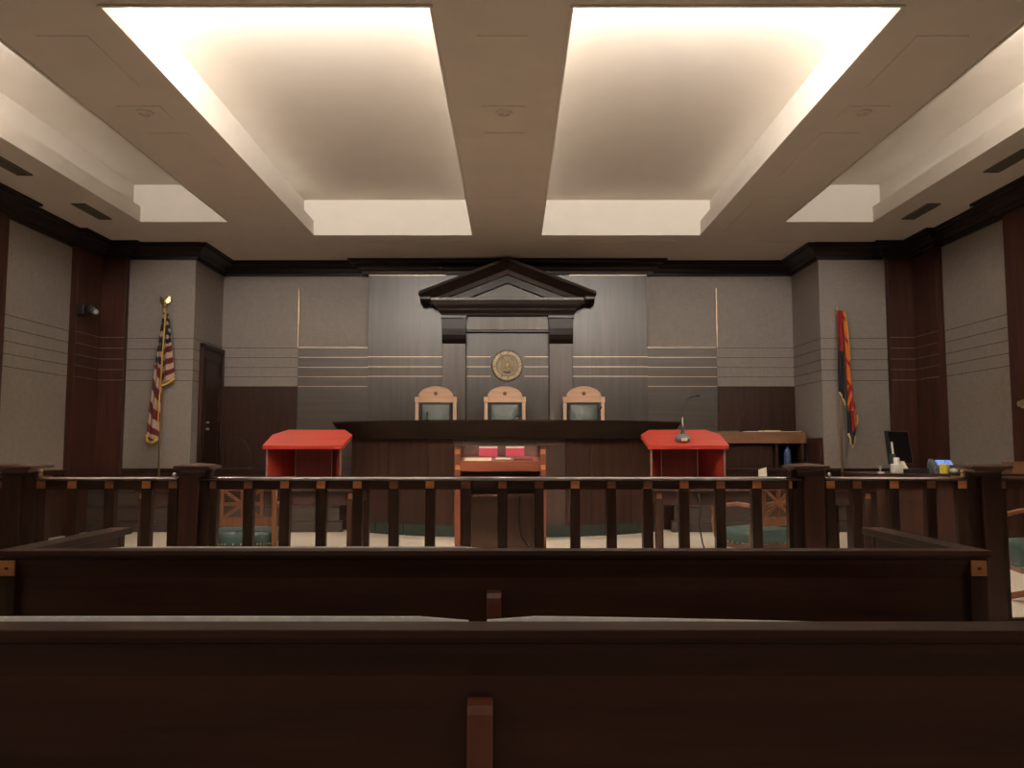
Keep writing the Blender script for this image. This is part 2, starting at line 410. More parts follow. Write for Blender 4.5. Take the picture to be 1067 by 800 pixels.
# ------------------------------------------------------------------ pediment surround
t = thing('pediment_surround', 'dark wood pediment and columns framing the round bronze seal', 'pediment', (0, 12.73, 2.0))
def T(m): return m.move(Matrix.Translation((0, -12.73, -2.0)))
def chevron(zp, slope, th, xe, y0, y1, mat, name, bev=.006):
    m = MB()
    for s in (-1, 1):
        m.hexa([(0, y0, zp - th), (s * xe, y0, zp - th - slope * xe), (s * xe, y1, zp - th - slope * xe), (0, y1, zp - th),
                (0, y0, zp), (s * xe, y0, zp - slope * xe), (s * xe, y1, zp - slope * xe), (0, y1, zp)])
    bmesh.ops.remove_doubles(m.bm, verts=m.bm.verts, dist=.0005)
    return T(m).build(name, mat, t, bevel=bev)
S = .392
m = MB()   # slanted light capping strip
for s in (-1, 1):
    xe = 1.39
    m.hexa([(0, 12.24, 4.12), (s * xe, 12.24, 4.12 - S * xe), (s * xe, YBAY, 4.12 - S * xe), (0, YBAY, 4.12),
            (0, 12.33, 4.185), (s * xe, 12.33, 4.185 - S * xe), (s * xe, YBAY, 4.185 - S * xe), (0, YBAY, 4.185)])
T(m).build('raking_cap', 'pediment_face', t)
m = MB()
for s in (-1, 1):
    xe = 1.37; z1 = 4.12; th = .12
    m.hexa([(0, 12.40, z1 - th), (s * xe, 12.40, z1 - th - S * xe), (s * xe, YBAY, z1 - th - S * xe), (0, YBAY, z1 - th),
            (0, 12.26, z1), (s * xe, 12.26, z1 - S * xe), (s * xe, YBAY, z1 - S * xe), (0, YBAY, z1)])
T(m).build('raking_cornice', 'crown', t)
m = MB()
for s in (-1, 1):
    xe = 1.22; z1 = 4.005; th = .075
    m.hexa([(0, 12.425, z1 - th), (s * xe, 12.425, z1 - th - S * xe), (s * xe, YBAY, z1 - th - S * xe), (0, YBAY, z1 - th),
            (0, 12.40, z1), (s * xe, 12.40, z1 - S * xe), (s * xe, YBAY, z1 - S * xe), (0, YBAY, z1)])
T(m).build('raking_cove', 'pediment', t)
chevron(3.93, S, .13, 1.10, 12.47, YBAY - .003, 'crown', 'raking_fillet')
m = MB(); m.prism([(-.66, 3.53), (.66, 3.53), (0, 3.80)], 12.53, YBAY - .004, 'y')
T(m).build('tympanum', 'pediment_face', t)
for s in (-1, 1):
    m = MB(); m.box(min(s * 1.20, s * 1.37), max(s * 1.20, s * 1.37), 12.30, YBAY, 3.50, 3.56)
    T(m).build('cornice_return', 'pediment', t, bevel=.02)
m = MB(); m.box(-1.215, 1.215, 12.34, YBAY, 3.50, 3.545); T(m).build('cornice_ledge', 'pediment_face', t, bevel=.004)
m = MB()
def rect(hx, y, z): return [(-hx, y, z), (hx, y, z), (hx, YBAY, z), (-hx, YBAY, z)]
m.loft([rect(1.04, 12.52, 3.29), rect(1.05, 12.51, 3.32), rect(1.09, 12.46, 3.36), rect(1.10, 12.45, 3.39), rect(1.16, 12.40, 3.43), rect(1.18, 12.385, 3.455), rect(1.19, 12.37, 3.50)])
T(m).build('entablature', 'pediment', t)
m = MB(); m.box(-.66, .66, 12.60, YBAY, 3.07, 3.29); T(m).build('frieze', 'column', t, bevel=.004)
m = MB(); m.box(-.67, .67, 12.64, YBAY, 3.045, 3.07); T(m).build('frieze_shadow_line', 'pediment', t)  # dark strip modelled for the shadow line under the frieze
for s in (-1, 1):
    x0, x1 = sorted((s * .665, s * 1.037))
    m = MB(); m.box(x0, x1, 12.60, YBAY, .9, 3.0); c = T(m).build('column', 'column', t, bevel=.006)
    m = MB(); prof = [(12.50, 3.24), (12.50, 3.08), (12.51, 2.98), (12.535, 2.91), (12.57, 2.86), (12.60, 2.845), (YBAY, 2.845), (YBAY, 3.24)]
    m.prism(prof, x0 - .004, x1 + .004, 'x'); T(m).build('bracket', 'crown', c)
    m = MB(); m.box(x0 - .02, x1 + .02, 12.47, YBAY, 3.24, 3.285); T(m).build('bracket_plate', 'pediment_face', c, bevel=.005)

# ------------------------------------------------------------------ seal
SX, SZ, SY = -.005, 2.506, YBAY - .002
seal = thing('wall_seal', 'round bronze court seal on the wall above the middle judge chair', 'seal', (SX, SY, SZ))
m = MB(); m.lathe_y([(.25, 0), (.25, -.02), (.242, -.028), (.235, -.02), (.178, -.02), (.172, -.028), (.164, -.028), (.16, -.014), (.0005, -.014)], 0, 0, 48)
disc = m.build('seal_disc', 'bronze', seal, smooth=False)
def glyph(ch, size):
    cu = bpy.data.curves.new('glyph', 'FONT'); cu.body = ch; cu.size = size; cu.extrude = .004; cu.align_x = 'CENTER'; cu.align_y = 'CENTER'
    ob = bpy.data.objects.new('glyph', cu); COL.objects.link(ob)
    dg = bpy.context.evaluated_depsgraph_get(); me = bpy.data.meshes.new_from_object(ob.evaluated_get(dg))
    bpy.data.objects.remove(ob); bpy.data.curves.remove(cu)
    return me
def arc_text(txt, a0, a1, r, top):
    n = len(txt)
    for i, ch in enumerate(txt):
        if ch == ' ': continue
        a = math.radians(a0 + (a1 - a0) * i / (n - 1))
        me = glyph(ch, .062)
        rot = -(PI / 2 - a) if top else (a + PI / 2)
        me.transform(Matrix.Translation((r * math.cos(a), -.024, r * math.sin(a))) @ Matrix.Rotation(PI / 2, 4, 'X') @ Matrix.Rotation(rot, 4, 'Z'))
        me.name = 'letter'; me.materials.clear(); me.materials.append(M['bronze_lt'])
        o = bpy.data.objects.new('letter', me); COL.objects.link(o); o.parent = disc
arc_text('COURT OF APPEALS', 172, 8, .206, True)
arc_text('STATE OF ARIZONA', 194, 346, .206, False)
m = MB()   # spread-winged bird relief
m.ball((0, -.016, .01), .03, (1, .6, 1.6)); m.ball((.006, -.02, .075), .018, (1, .8, 1))
m.tube([(.012, -.022, .078), (.034, -.022, .07)], [.008, .002], 6)
for s in (-1, 1):
    for k in range(6):
        a = math.radians(62 - k * 17); L = .125 - .006 * k
        m.tube([(s * .015, -.016, .03 - .008 * k), (s * (.02 + L * .55 * math.cos(a)), -.02, .03 + L * .55 * math.sin(a) - .006 * k), (s * (.015 + L * math.cos(a)), -.016, .02 + L * math.sin(a) - .01 * k)], [.007, .010, .003], 6)
for k in range(5):
    a = math.radians(-90 + (k - 2) * 17)
    m.tube([(0, -.016, -.03), (.10 * math.cos(a), -.018, -.03 + .10 * math.sin(a))], [.007, .011], 6)
for s in (-1, 1): m.tube([(s * .01, -.016, -.03), (s * .05, -.018, -.065), (s * .085, -.018, -.06)], [.006, .007, .004], 6)
m.build('bird_emblem', 'bronze_lt', seal, smooth=True)

# ------------------------------------------------------------------ judges' bench
C0 = 14.12
bench = thing('judges_bench', 'long curved dark wood judges bench with overhanging top band', 'bench', (0, 11.0, 0))
def TB(m): return m.move(Matrix.Translation((0, -11.0, 0)))
def arc(R, xe, n=28):
    return [(R * math.sin(a), C0 - R * math.cos(a)) for a in [math.asin(xe / R) * (2 * k / n - 1) for k in range(n + 1)]]
def outline(R, xk, end, back):   # arc, facet ends, then inner return
    p = arc(R, xk)
    return [(-end[0], end[1])] + p + [end] + back
top_out = outline(3.75, 2.03, (2.47, 11.30), []); bot_out = outline(3.50, 1.95, (2.32, 11.50), [])
n = len(top_out)
inner = [(x * .80, y + .62) for x, y in top_out]
def ring(o, z, off=0): return [(x, y, z) for x, y in o]
m = MB()
# closed section: bottom front, top front, top inner, bottom inner
sec = [[(bot_out[i][0], bot_out[i][1], 1.32), (top_out[i][0], top_out[i][1], 1.535), (top_out[i][0], top_out[i][1], 1.56), (inner[i][0], min(inner[i][1], 11.55), 1.56), (inner[i][0], min(inner[i][1], 11.55), 1.50), (bot_out[i][0] * .96, bot_out[i][1] + .12, 1.32)] for i in range(n)]
m.loft(sec)
TB(m).build('counter_band', 'bench_band', bench)
def shell(R, xe, z0, z1, th, a0=-1, a1=1, n=24):
    A = math.asin(xe / R); ang = [A * (a0 + (a1 - a0) * k / n) for k in range(n + 1)]
    m = MB()
    m.loft([[(R * math.sin(a), C0 - R * math.cos(a), z0), (R * math.sin(a), C0 - R * math.cos(a), z1), ((R - th) * math.sin(a), C0 - (R - th) * math.cos(a), z1), ((R - th) * math.sin(a), C0 - (R - th) * math.cos(a), z0)] for a in ang])
    return m
K = 7
edges = [-1, -.70, -.44, -.295, .325, .48, .74, 1]
for k in range(K):
    e0, e1 = edges[k] + .0012, edges[k + 1] - .0012
    TB(shell(3.40 + (.012 if k == 3 else 0), 2.25, .155, 1.325, .08, e0, e1, 8)).build('front_panel', 'bench_body2' if k == 3 else 'bench_body', bench)
for k in range(10):
    TB(shell(3.385, 2.22, .0, .155, .06, -1 + .2 * k + .004, -1 + .2 * (k + 1) - .004, 4)).build('base_tile', 'green_tile', bench)
TB(shell(3.375, 2.22, .0, .152, .05)).build('base_backing', 'grout', bench)

# bench microphones
def desk_mic(loc, h, lean, lab, r=.004, base=True, rz=0, grp=None):
    t = thing('gooseneck_microphone', lab, 'microphone', loc, rz, group='slim gooseneck microphones')
    m = MB(); m.lathe([(.045, 0), (.045, .012), (.03, .022), (.012, .03)], 0, 0, 14); m.build('base', 'black', t, smooth='auto')
    pts = [(lean * (k / 8) ** 2, 0, .02 + h * math.sin(PI / 2 * k / 8)) for k in range(9)]
    m = MB(); m.tube(pts, r, 6); m.build('gooseneck', 'black', t, smooth=True)
    e = Vector(pts[-1]); d = (e - Vector(pts[-2])).normalized()
    m = MB(); m.tube([e, e + d * .015, e + d * .06, e + d * .065], [r, r * 2.2, r * 2.2, r], 8); m.build('capsule', 'black', t, smooth=True)
    return t
desk_mic((-1.10, 11.0, 1.56), .05, .0, 'small dark microphone in front of the judge chair nearest the striped flag', .006)
desk_mic((.10, 11.0, 1.56), .05, .03, 'tiny dark microphone in front of the middle judge chair', .006)
desk_mic((1.265, 11.0, 1.56), .13, .008, 'thin upright microphone in front of the judge chair nearest the sunburst flag', .006)

# ------------------------------------------------------------------ judge chairs (face the public, -y)
def judge_chair(label, loc, rz):
    t = thing('judge_chair', label, 'chair', loc, rz, group='judge chairs behind the bench')
    for s in (-1, 1):
        m = MB(); m.box(s * .29 - .027, s * .29 + .027, 0, .06, .30, 1.345); m.build('back_post', 'oak_z', t, bevel=.008)
        m = MB(); m.box(s * .29 - .034, s * .29 + .034, -.012, .066, 1.285, 1.375); m.build('corner_block', 'oak', t, bevel=.008)
        m = MB(); m.bar([(s * .33, .03, .68), (s * .335, -.25, .70), (s * .33, -.46, .68)], .065, .035); a = m.build('armrest', 'oak', t, bevel=.01)
        m = MB(); m.bar([(s * .33, -.40, .42), (s * .335, -.40, .68)], .05, .05); m.build('arm_post', 'oak_z', a, bevel=.006)
    m = MB(); m.box(-.262, .262, -.004, .056, 1.285, 1.365); m.build('top_rail', 'oak', t, bevel=.006)
    # arched crest with raised rim and rosette
    def arch(hx, h, n=18): return [(hx * math.cos(PI * k / n), 1.362 + h * math.sin(PI * k / n) ** .9) for k in range(n + 1)]
    m = MB(); m.prism(arch(.262, .165), .004, .05, 'y'); cr = m.build('crest', 'oak', t)
    m = MB(); o = arch(.268, .172); i = arch(.236, .142)
    m.loft([[(o[k][0], -.008, o[k][1]), (i[k][0], -.008, i[k][1]), (i[k][0], .03, i[k][1]), (o[k][0], .03, o[k][1])] for k in range(len(o))]); m.build('crest_rim', 'oak', cr)
    m = MB(); m.lathe_y([(.03, .008), (.03, -.004), (.014, -.010), (.0005, -.010)], 0, 1.425, 14); m.build('rosette', 'counter', cr)
    m = MB(); m.box(-.225, .225, .005, .04, .55, 1.275); m.build('back_recess', 'black', t)
    m = MB()
    n = 9; rows = []
    for j in range(n):
        v = j / (n - 1); z = .56 + .69 * v; row = []
        for i2 in range(n):
            u = i2 / (n - 1); row.append((-.205 + .41 * u, -.005 - .05 * (math.sin(PI * u) * math.sin(PI * v)) ** .5, z))
        rows.append(row)
    vs = [p for r in rows for p in r] ; f = [(j * n + i2, j * n + i2 + 1, (j + 1) * n + i2 + 1, (j + 1) * n + i2) for j in range(n - 1) for i2 in range(n - 1)]
    m._poly(vs, f); m._poly([(-.205, .02, .56), (.205, .02, .56), (.205, .02, 1.25), (-.205, .02, 1.25)], [(0, 1, 2, 3)])
    m.build('back_cushion', 'leather', t, smooth=True)
    m = MB(); m.box(-.285, .285, -.50, .02, .36, .42); m.build('seat_frame', 'oak', t, bevel=.006)
    m = MB(); m.box(-.27, .27, -.49, .0, .42, .52); m.build('seat', 'leather', t, bevel=.03, seg=4)
    m = MB(); m.lathe([(.03, .06), (.03, .36)], 0, -.22, 12); m.build('pedestal', 'black', t, smooth='auto')
    for k in range(5):
        a = 2 * PI * k / 5; m = MB(); m.bar([(0, -.22, .08), (.28 * math.cos(a), -.22 + .28 * math.sin(a), .03)], .05, .04); m.build('base_leg', 'oak', t)
    return t
jc = judge_chair('pale oak judge chair with green leather back, on the striped flag side of the seal', (-1.097, 12.2, .60), 0)
dup(jc, (-.038, 12.2, .60), 0, 'redder oak judge chair with green leather back, directly below the bronze seal')
dup(jc, (1.174, 12.2, .60), 0, 'pale oak judge chair with green leather back, on the sunburst flag side of the seal')
m = MB(); m.box(-1.7, 1.8, 11.62, 12.6, .552, .60)
struct(m.build('floor_chair_platform', 'wood_x', bevel=.005), 'low platform under the three judges chairs', 'platform')

# ------------------------------------------------------------------ counter on the sunburst flag side
t = thing('side_counter', 'long brown wooden counter in the back corner by the sunburst flag', 'counter', (3.6, 12.2, .55))
m = MB(); m.box(-1.25, .186, 0, .58, .712, .886); m.build('countertop', 'counter', t, bevel=.004)
m = MB(); m.box(.1855, .1875, -.003, .0, .71, .88); m.box(.186, .965, 0, .58, .712, .886); m.build('countertop_end', 'counter', t, bevel=.004)
m = MB(); m.box(-1.13, .49, .12, .17, 0, .712); m.build('modesty_panel', 'wood_z', t)
m = MB(); m.box(.56, .89, .02, .5, .345, .365); m.build('shelf', 'wood_z', t)
for x in (.50, .9):
    m = MB(); m.box(x, x + .04, .02, .5, 0, .712); m.build('shelf_side', 'wood_z', t)
for x in (-1.2,):
    m = MB(); m.box(x, x + .06, .3, .56, 0, .712); m.build('support_panel', 'wood_z', t)
m = MB(); m.box(RX - .06, RX - .004, 11.72, 12.19, .55, 1.34)
tag(m.build('end_panel', 'pilaster', bevel=.006), 'maroon wooden upright panel beside the brown corner counter', 'panel')
m = MB(); m.lathe([(.02, 0), (.052, .008), (.052, .21), (.04, .25), (.025, .265), (.025, .30), (.001, .30)], 0, 0, 18)
tag(m.build('water_bottle', 'blue', smooth='auto'), 'dim blue plastic water bottle on the shelf under the brown corner counter', 'bottle', loc=(4.31, 12.30, .917))
def sheet(name, w, d, h, mat, loc, rz, lab, cat='paper', tilt=0):
    m = MB(); m.box(-w / 2, w / 2, -d / 2, d / 2, 0, h)
    if tilt: m.move(Matrix.Rotation(tilt, 4, 'X'))
    return tag(m.build(name, mat), lab, cat, loc=loc, rz=rz)
ct = 1.437
sheet('paper_stack', .26, .2, .022, 'cream', (4.05, 12.32, ct), .2, 'thickest cream paper stack on the brown corner counter', 'papers')
sheet('paper_sheet', .30, .2, .008, 'paper', (4.36, 12.32, ct), -.1, 'flat white paper at the outer end of the brown corner counter')
sheet('document', .26, .2, .010, 'paper', (3.78, 12.32, ct), .1, 'white document beside the microphone on the brown corner counter', 'document')
sheet('notepad', .28, .2, .016, 'grey', (3.42, 12.34, ct), -.1, 'grey notepad at the lectern end of the brown corner counter', 'notepad')
desk_mic((3.60, 12.34, ct), .22, .02, 'thin upright microphone on the brown corner counter', .005)
desk_mic((-3.74, YF + .02, .897), .44, -.27, 'dim gooseneck microphone on the partition between striped flag and red lectern', .006)

# ------------------------------------------------------------------ counsel tables
def inlay(m, mx, x, z, y, s=.028):
    m.box(x - s, x + s, y - .006, y + .004, z - s, z + s)
def counsel_table(label, cx):
    t = thing('counsel_table', label, 'table', (cx, 8.33, 0), group='counsel tables')
    hx = 1.16
    m = MB(); m.box(-hx, hx, 0, .98, .735, .765); m.build('tabletop', 'wood_x', t, bevel=.006)
    m = MB(); m.box(-hx + .06, hx - .06, .045, .075, .60, .735); m.box(-hx + .06, hx - .06, .90, .93, .60, .735)
    for s in (-1, 1): m.box(s * (hx - .075) - .015, s * (hx - .075) + .015, .05, .93, .60, .735)
    m.build('apron', 'boards_red', t, bevel=.003)
    for sx in (-1, 1):
        for y in (.03, .88):
            m = MB(); m.box(sx * (hx - .075) - .04, sx * (hx - .075) + .04, y, y + .07, 0, .735); L = m.build('leg', 'wood_z', t, bevel=.004)
            if y < .5:
                m = MB(); inlay(m, None, sx * (hx - .075), .695, y - .001); m.build('inlay_square', 'copper_dk', L)
    return t
TL = counsel_table('dark wood counsel table under the red lectern on the striped flag side', -2.69)
dup(TL, (2.69, 8.33, 0), 0, 'dark wood counsel table under the red lectern with the desk microphone')

# red tabletop lecterns
def lectern(label, cx):
    t = thing('tabletop_lectern', label, 'lectern', (cx, 8.70, .766), group='red tabletop lecterns')
    plan = [(-.44, 0), (.44, 0), (.455, .40), (.33, .60), (-.33, .60), (-.455, .40)]
    zt = lambda y: .457 + (.64 - .457) * y / .6
    m = MB(); m.loft([[(x, y, zt(y) - .045) for x, y in plan], [(x, y, zt(y)) for x, y in plan]]); m.build('sloping_top', 'red', t, bevel=.004)
    m = MB(); m.box(-.215, .215, .50, .52, 0, .57); m.build('back_panel', 'maroon', t)
    for s in (-1, 1):
        a = Vector((s * .215, .51)); c = Vector((s * .40, .05)); d = (c - a).normalized(); nn = Vector((d.y, -d.x)) * .011
        m = MB(); m.loft([[(a.x + nn.x, a.y + nn.y, 0), (c.x + nn.x, c.y + nn.y, 0), (c.x - nn.x, c.y - nn.y, 0), (a.x - nn.x, a.y - nn.y, 0)],
                          [(a.x + nn.x, a.y + nn.y, zt(a.y) - .04), (c.x + nn.x, c.y + nn.y, zt(c.y) - .04), (c.x - nn.x, c.y - nn.y, zt(c.y) - .04), (a.x - nn.x, a.y - nn.y, zt(a.y) - .04)]])
        m.build('side_panel', 'red_z', t)
        m = MB(); m.box(s * .215 - .011, s * .215 + .011, .485, .499, 0, .56); m.build('corner_strip', 'bone', t, label='pale corner strip')
        m = MB(); m.box(s * .402 - .008, s * .402 + .008, .036, .05, 0, .425); m.build('edge_strip', 'edge', t, label='greyish edge strip')
    m = MB(); m.loft([[(-.39, .06, 0), (.39, .06, 0), (.215, .50, 0), (-.215, .50, 0)], [(-.39, .06, .012), (.39, .06, .012), (.215, .50, .012), (-.215, .50, .012)]]); m.build('floor_board', 'maroon', t)
    return t
lc = lectern('red tabletop lectern with bare sloping top, on the striped flag side', -2.205)
dup(lc, (1.995, 8.70, .766), 0, 'red tabletop lectern with a microphone standing on its sloping top')
# microphone on the right lectern
MX, MY = 1.965, 8.86; mz = 1.223 + (.16 / .6) * .183 + .006
t = thing('desk_microphone', 'gooseneck microphone with round base on the red sloping lectern top', 'microphone', (MX, MY, mz + .004))
t.rotation_euler = (.0, 0, 0)
m = MB(); m.lathe([(.080, .0), (.084, .012), (.076, .035), (.055, .058), (.028, .075), (.022, .10), (.018, .15), (.008, .16)], 0, 0, 20); m.move(Matrix.Rotation(math.atan(.183 / .6), 4, 'X')); m.build('base', 'grey', t, smooth='auto')
m = MB(); m.box(-.030, .034, -.090, -.062, -.014, .018); m.build('base_label', 'cream', t, label='pale plate on the base', bevel=.003)
m = MB(); m.tube([(0, -.04, .14), (.0, -.01, .20), (.01, .03, .25)], .007, 8); m.build('stem', 'steel', t, smooth=True)
pts = [(.01 + .03 * (k / 8) + .14 * (k / 8) ** 2, .03 + .10 * k / 8, .25 + .25 * math.sin(PI / 2 * k / 8)) for k in range(9)]
m = MB(); m.tube(pts, .006, 8); m.build('gooseneck', 'black', t, smooth=True)
e = Vector(pts[-1]); m = MB(); m.tube([e, e + Vector((.015, .01, .002)), e + Vector((.05, .03, -.002))], [.006, .013, .011], 8); m.build('capsule', 'black', t, smooth=True)
# small folded card and cable on the right table
m = MB(); m.hexa([(-.05, -.03, 0), (.04, -.03, 0), (.04, .03, 0), (-.05, .03, 0), (-.045, -.008, .195), (.035, -.008, .222), (.035, .008, .222), (-.045, .008, .195)])
tag(m.build('tissue', 'paper'), 'white tissue peak on the table between red lectern and railing post', 'tissue', loc=(2.75, 8.55, .766))
m = MB(); m.tube([(0, 0, .72), (.01, -.06, .6), (-.01, -.05, .4), (.02, -.06, .22), (.06, -.10, .07), (.12, -.16, .012), (.22, -.2, .008)], .007, 6)
tag(m.build('cable', 'black', smooth=True), 'thin black cable trailing from the table with the microphone lectern', 'cable', loc=(2.0, 8.30, 0))

# ------------------------------------------------------------------ centre podium
t = thing('podium', 'open backed mahogany podium in the middle holding pink booklets', 'podium', (-.047, 8.2, 0))
H1 = .468
for s in (-1, 1):
    m = MB(); m.box(s * (H1 - .03) - .03, s * (H1 - .03) + .03, 0, .06, 0, 1.205); P = m.build('corner_post', 'mahogany_z', t, bevel=.004)
    for z in (1.155, .995):
        m = MB(); inlay(m, None, s * (H1 - .03), z, 0, .024); m.build('inlay_square', 'copper', P)
    m = MB(); m.box(s * (H1 - .03) - .05, s * (H1 - .03) + .05, -.01, .55, 1.205, 1.218); m.build('side_cap', 'wood_y', t, bevel=.003)
    m = MB(); m.box(s * (H1 - .03) - .018, s * (H1 - .03) + .018, .06, .54, 0, 1.205); m.build('side_panel', 'mahogany_z', t, bevel=.003)
m = MB(); m.box(-H1 + .06, H1 - .06, .004, .03, .955, 1.062); m.build('front_board', 'mahogany', t, bevel=.006)
m = MB(); m.hexa([(-.42, .03, 1.035), (.42, .03, 1.035), (.42, .52, 1.085), (-.42, .52, 1.085), (-.42, .03, 1.05), (.42, .03, 1.05), (.42, .52, 1.10), (-.42, .52, 1.10)]); m.build('writing_surface', 'mahogany', t)
m = MB(); m.box(-.42, .42, .52, .54, .90, 1.218); m.build('back_board', 'podium_back', t)
m = MB(); m.box(-.42, .42, .40, .42, 0, .9); m.build('inner_panel', 'podium_in', t)
m = MB(); m.box(-.42, .42, .04, .40, .70, .72); m.build('shelf', 'wood_x', t)
m = MB(); m.tube([(.12, .38, .86), (.16, .30, .84), (.2, .25, .7), (.19, .28, .45), (.22, .3, .25), (.33, .25, .13), (.38, .2, .1)], .008, 6); m.build('cable', 'black', t, smooth=True)
def booklet(x, lab):
    t = thing('booklet', lab, 'booklet', (x, 8.655, 1.10), group='pink booklets in the podium')
    m = MB(); m.box(-.10, .10, -.004, .012, 0, .092); m.move(Matrix.Rotation(-.15, 4, 'X')); m.build('cover', 'pink', t)
    m = MB(); m.box(-.10, .10, .0, .026, .092, .112); m.move(Matrix.Rotation(-.15, 4, 'X')); m.build('page_block', 'paper', t, label='white page edge on top')
    return t
booklet(-.185, 'pink booklet standing in the podium above the cream paper')
booklet(.105, 'pink booklet standing in the podium above the dark red book')
sl = math.atan(.05 / .49)
sheet('paper_sheet', .28, .26, .006, 'cream', (-.285, 8.40, 1.072), 0, 'cream sheet lying on the podium writing surface', tilt=sl)
sheet('note_card', .16, .12, .008, 'paper', (-.02, 8.42, 1.078), .05, 'small white card lying in the middle of the podium writing surface', 'card', tilt=sl)
sheet('book', .20, .26, .02, 'redbook', (.19, 8.42, 1.075), 0, 'dark red book lying flat on the podium writing surface', 'book', tilt=sl)

# ------------------------------------------------------------------ railing, posts and gates
RY = 5.65; RT = .994
def baluster(x, parent, rt=RT, bright=None, ox=0):
    m = MB(); m.box(x - .035, x + .035, -.03, .03, .0, rt - .022); b = m.build('baluster', 'wood_z', parent, bevel=.004)
    m = MB(); m.box(x - .030, x + .030, -.035, -.028, .914, .973); q = m.build('inlay_square', 'copper' if bright else 'copper_dk', b, bevel=.002)  # squares that catch a reflection get the brighter colour
    return b
def rails(x0, x1, parent):
    m = MB(); m.loft([[(x, -.058, RT - .024), (x, -.057, RT - .016), (x, -.051, RT - .007), (x, -.040, RT - .001), (x, .040, RT), (x, .051, RT - .007), (x, .057, RT - .018), (x, .045, RT - .030), (x, -.048, RT - .030)] for x in (x0, x1)]); m.build('top_rail', 'rail', parent, smooth='auto')
    m = MB(); m.box(x0, x1, -.012, .016, .905, RT - .026); m.build('apron', 'wood_x', parent)
    m = MB(); m.box(x0, x1, -.025, .025, 0, .018); m.build('base_strip', 'wood_x', parent)
def post(x, parent, w, capw, inner, iw, capx):
    m = MB(); m.box(x - w / 2, x + w / 2, -w / 2 - .01, w / 2, 0, 1.03); p = m.build('post', 'pilaster' if abs(x) < 3 else 'wood_z', parent, bevel=.006)
    m = MB(); m.box(min(inner, x), max(inner, x), -w / 2 + .035, w / 2 - .02, 0, 1.03); m.build('post_stile', 'wood_z', p, bevel=.004)
    h = capw / 2
    m = MB(); m.sqlathe([(h * .60, 1.0), (h * .62, 1.025), (h * .74, 1.042), (h * .97, 1.056), (h, 1.064), (h * .97, 1.072), (h * .55, 1.084), (.01, 1.09)], capx, -.01); m.build('post_cap', 'wood_x', p)
    return p
sq = [219, 257, 295.5, 334.3, 372.8, 411, 448.6, 486.7, 523.4, 561, 598.2, 636.3, 673.7, 711.7, 749.5, 787.7, 825]
bright_c = {2, 4, 6}
t = thing('courtroom_railing', 'long middle stretch of dark baluster railing between the two inner posts', 'railing', (0, RY, 0), group='baluster railings')
rails(-2.10, 2.10, t)
for k in range(17):
    baluster(-2.03 + k * .2545, t, bright=k in (2, 4, 6, 10, 13, 15, 16) or k == 3)
post(-2.175, t, .14, .25, -2.04, 0, -2.14); post(2.175, t, .14, .25, 2.03, 0, 2.14)
for sx, lab in ((-1, 'dark baluster gate below the striped flag, brass hinge at outer post'), (1, 'dark baluster gate in front of the clerk desk, brass hinge at outer post')):
    t = thing('railing_gate', lab, 'gate', (sx * 2.765, RY, 0), group='baluster gates')
    rails(-.50, .50, t)
    xs_ = [sx * x for x in (-.462, -.275, -.015, .245, .462)]
    for k, x in enumerate(xs_): baluster(x, t, bright=(k in (1, 3)) if sx < 0 else k in (2, 4, 0))
    m = MB(); xh = sx * .475
    for z in (1.008, 1.032): m.lathe([(.012, z - .010), (.015, z - .007), (.015, z + .007), (.012, z + .010)], xh, -.02, 12)
    m.box(min(xh, xh - sx * .08), max(xh, xh - sx * .08), -.03, -.01, .994, 1.0); m.build('hinge', 'brass', t, smooth='auto', label='brass hinge')
    m = MB(); m.ball((-sx * .47, -.03, 1.008), .016); m.build('latch', 'steel', t, smooth=True, label='small bright latch knob')
for sx, lab in ((-1, 'outer post and railing run at the camera wall side'), (1, 'outer post and railing run beside the swivel armchair')):
    t = thing('courtroom_railing', lab, 'railing', (0, RY, 0), group='baluster railings')
    x0, x1 = sorted((sx * 3.45, sx * (WX - .01))); rails(x0, x1, t)
    for k in range(10): baluster(sx * (3.50 + k * .2545), t, bright=False)
    post(sx * 3.41, t, .135, .285, sx * 3.285, 0, sx * 3.375)

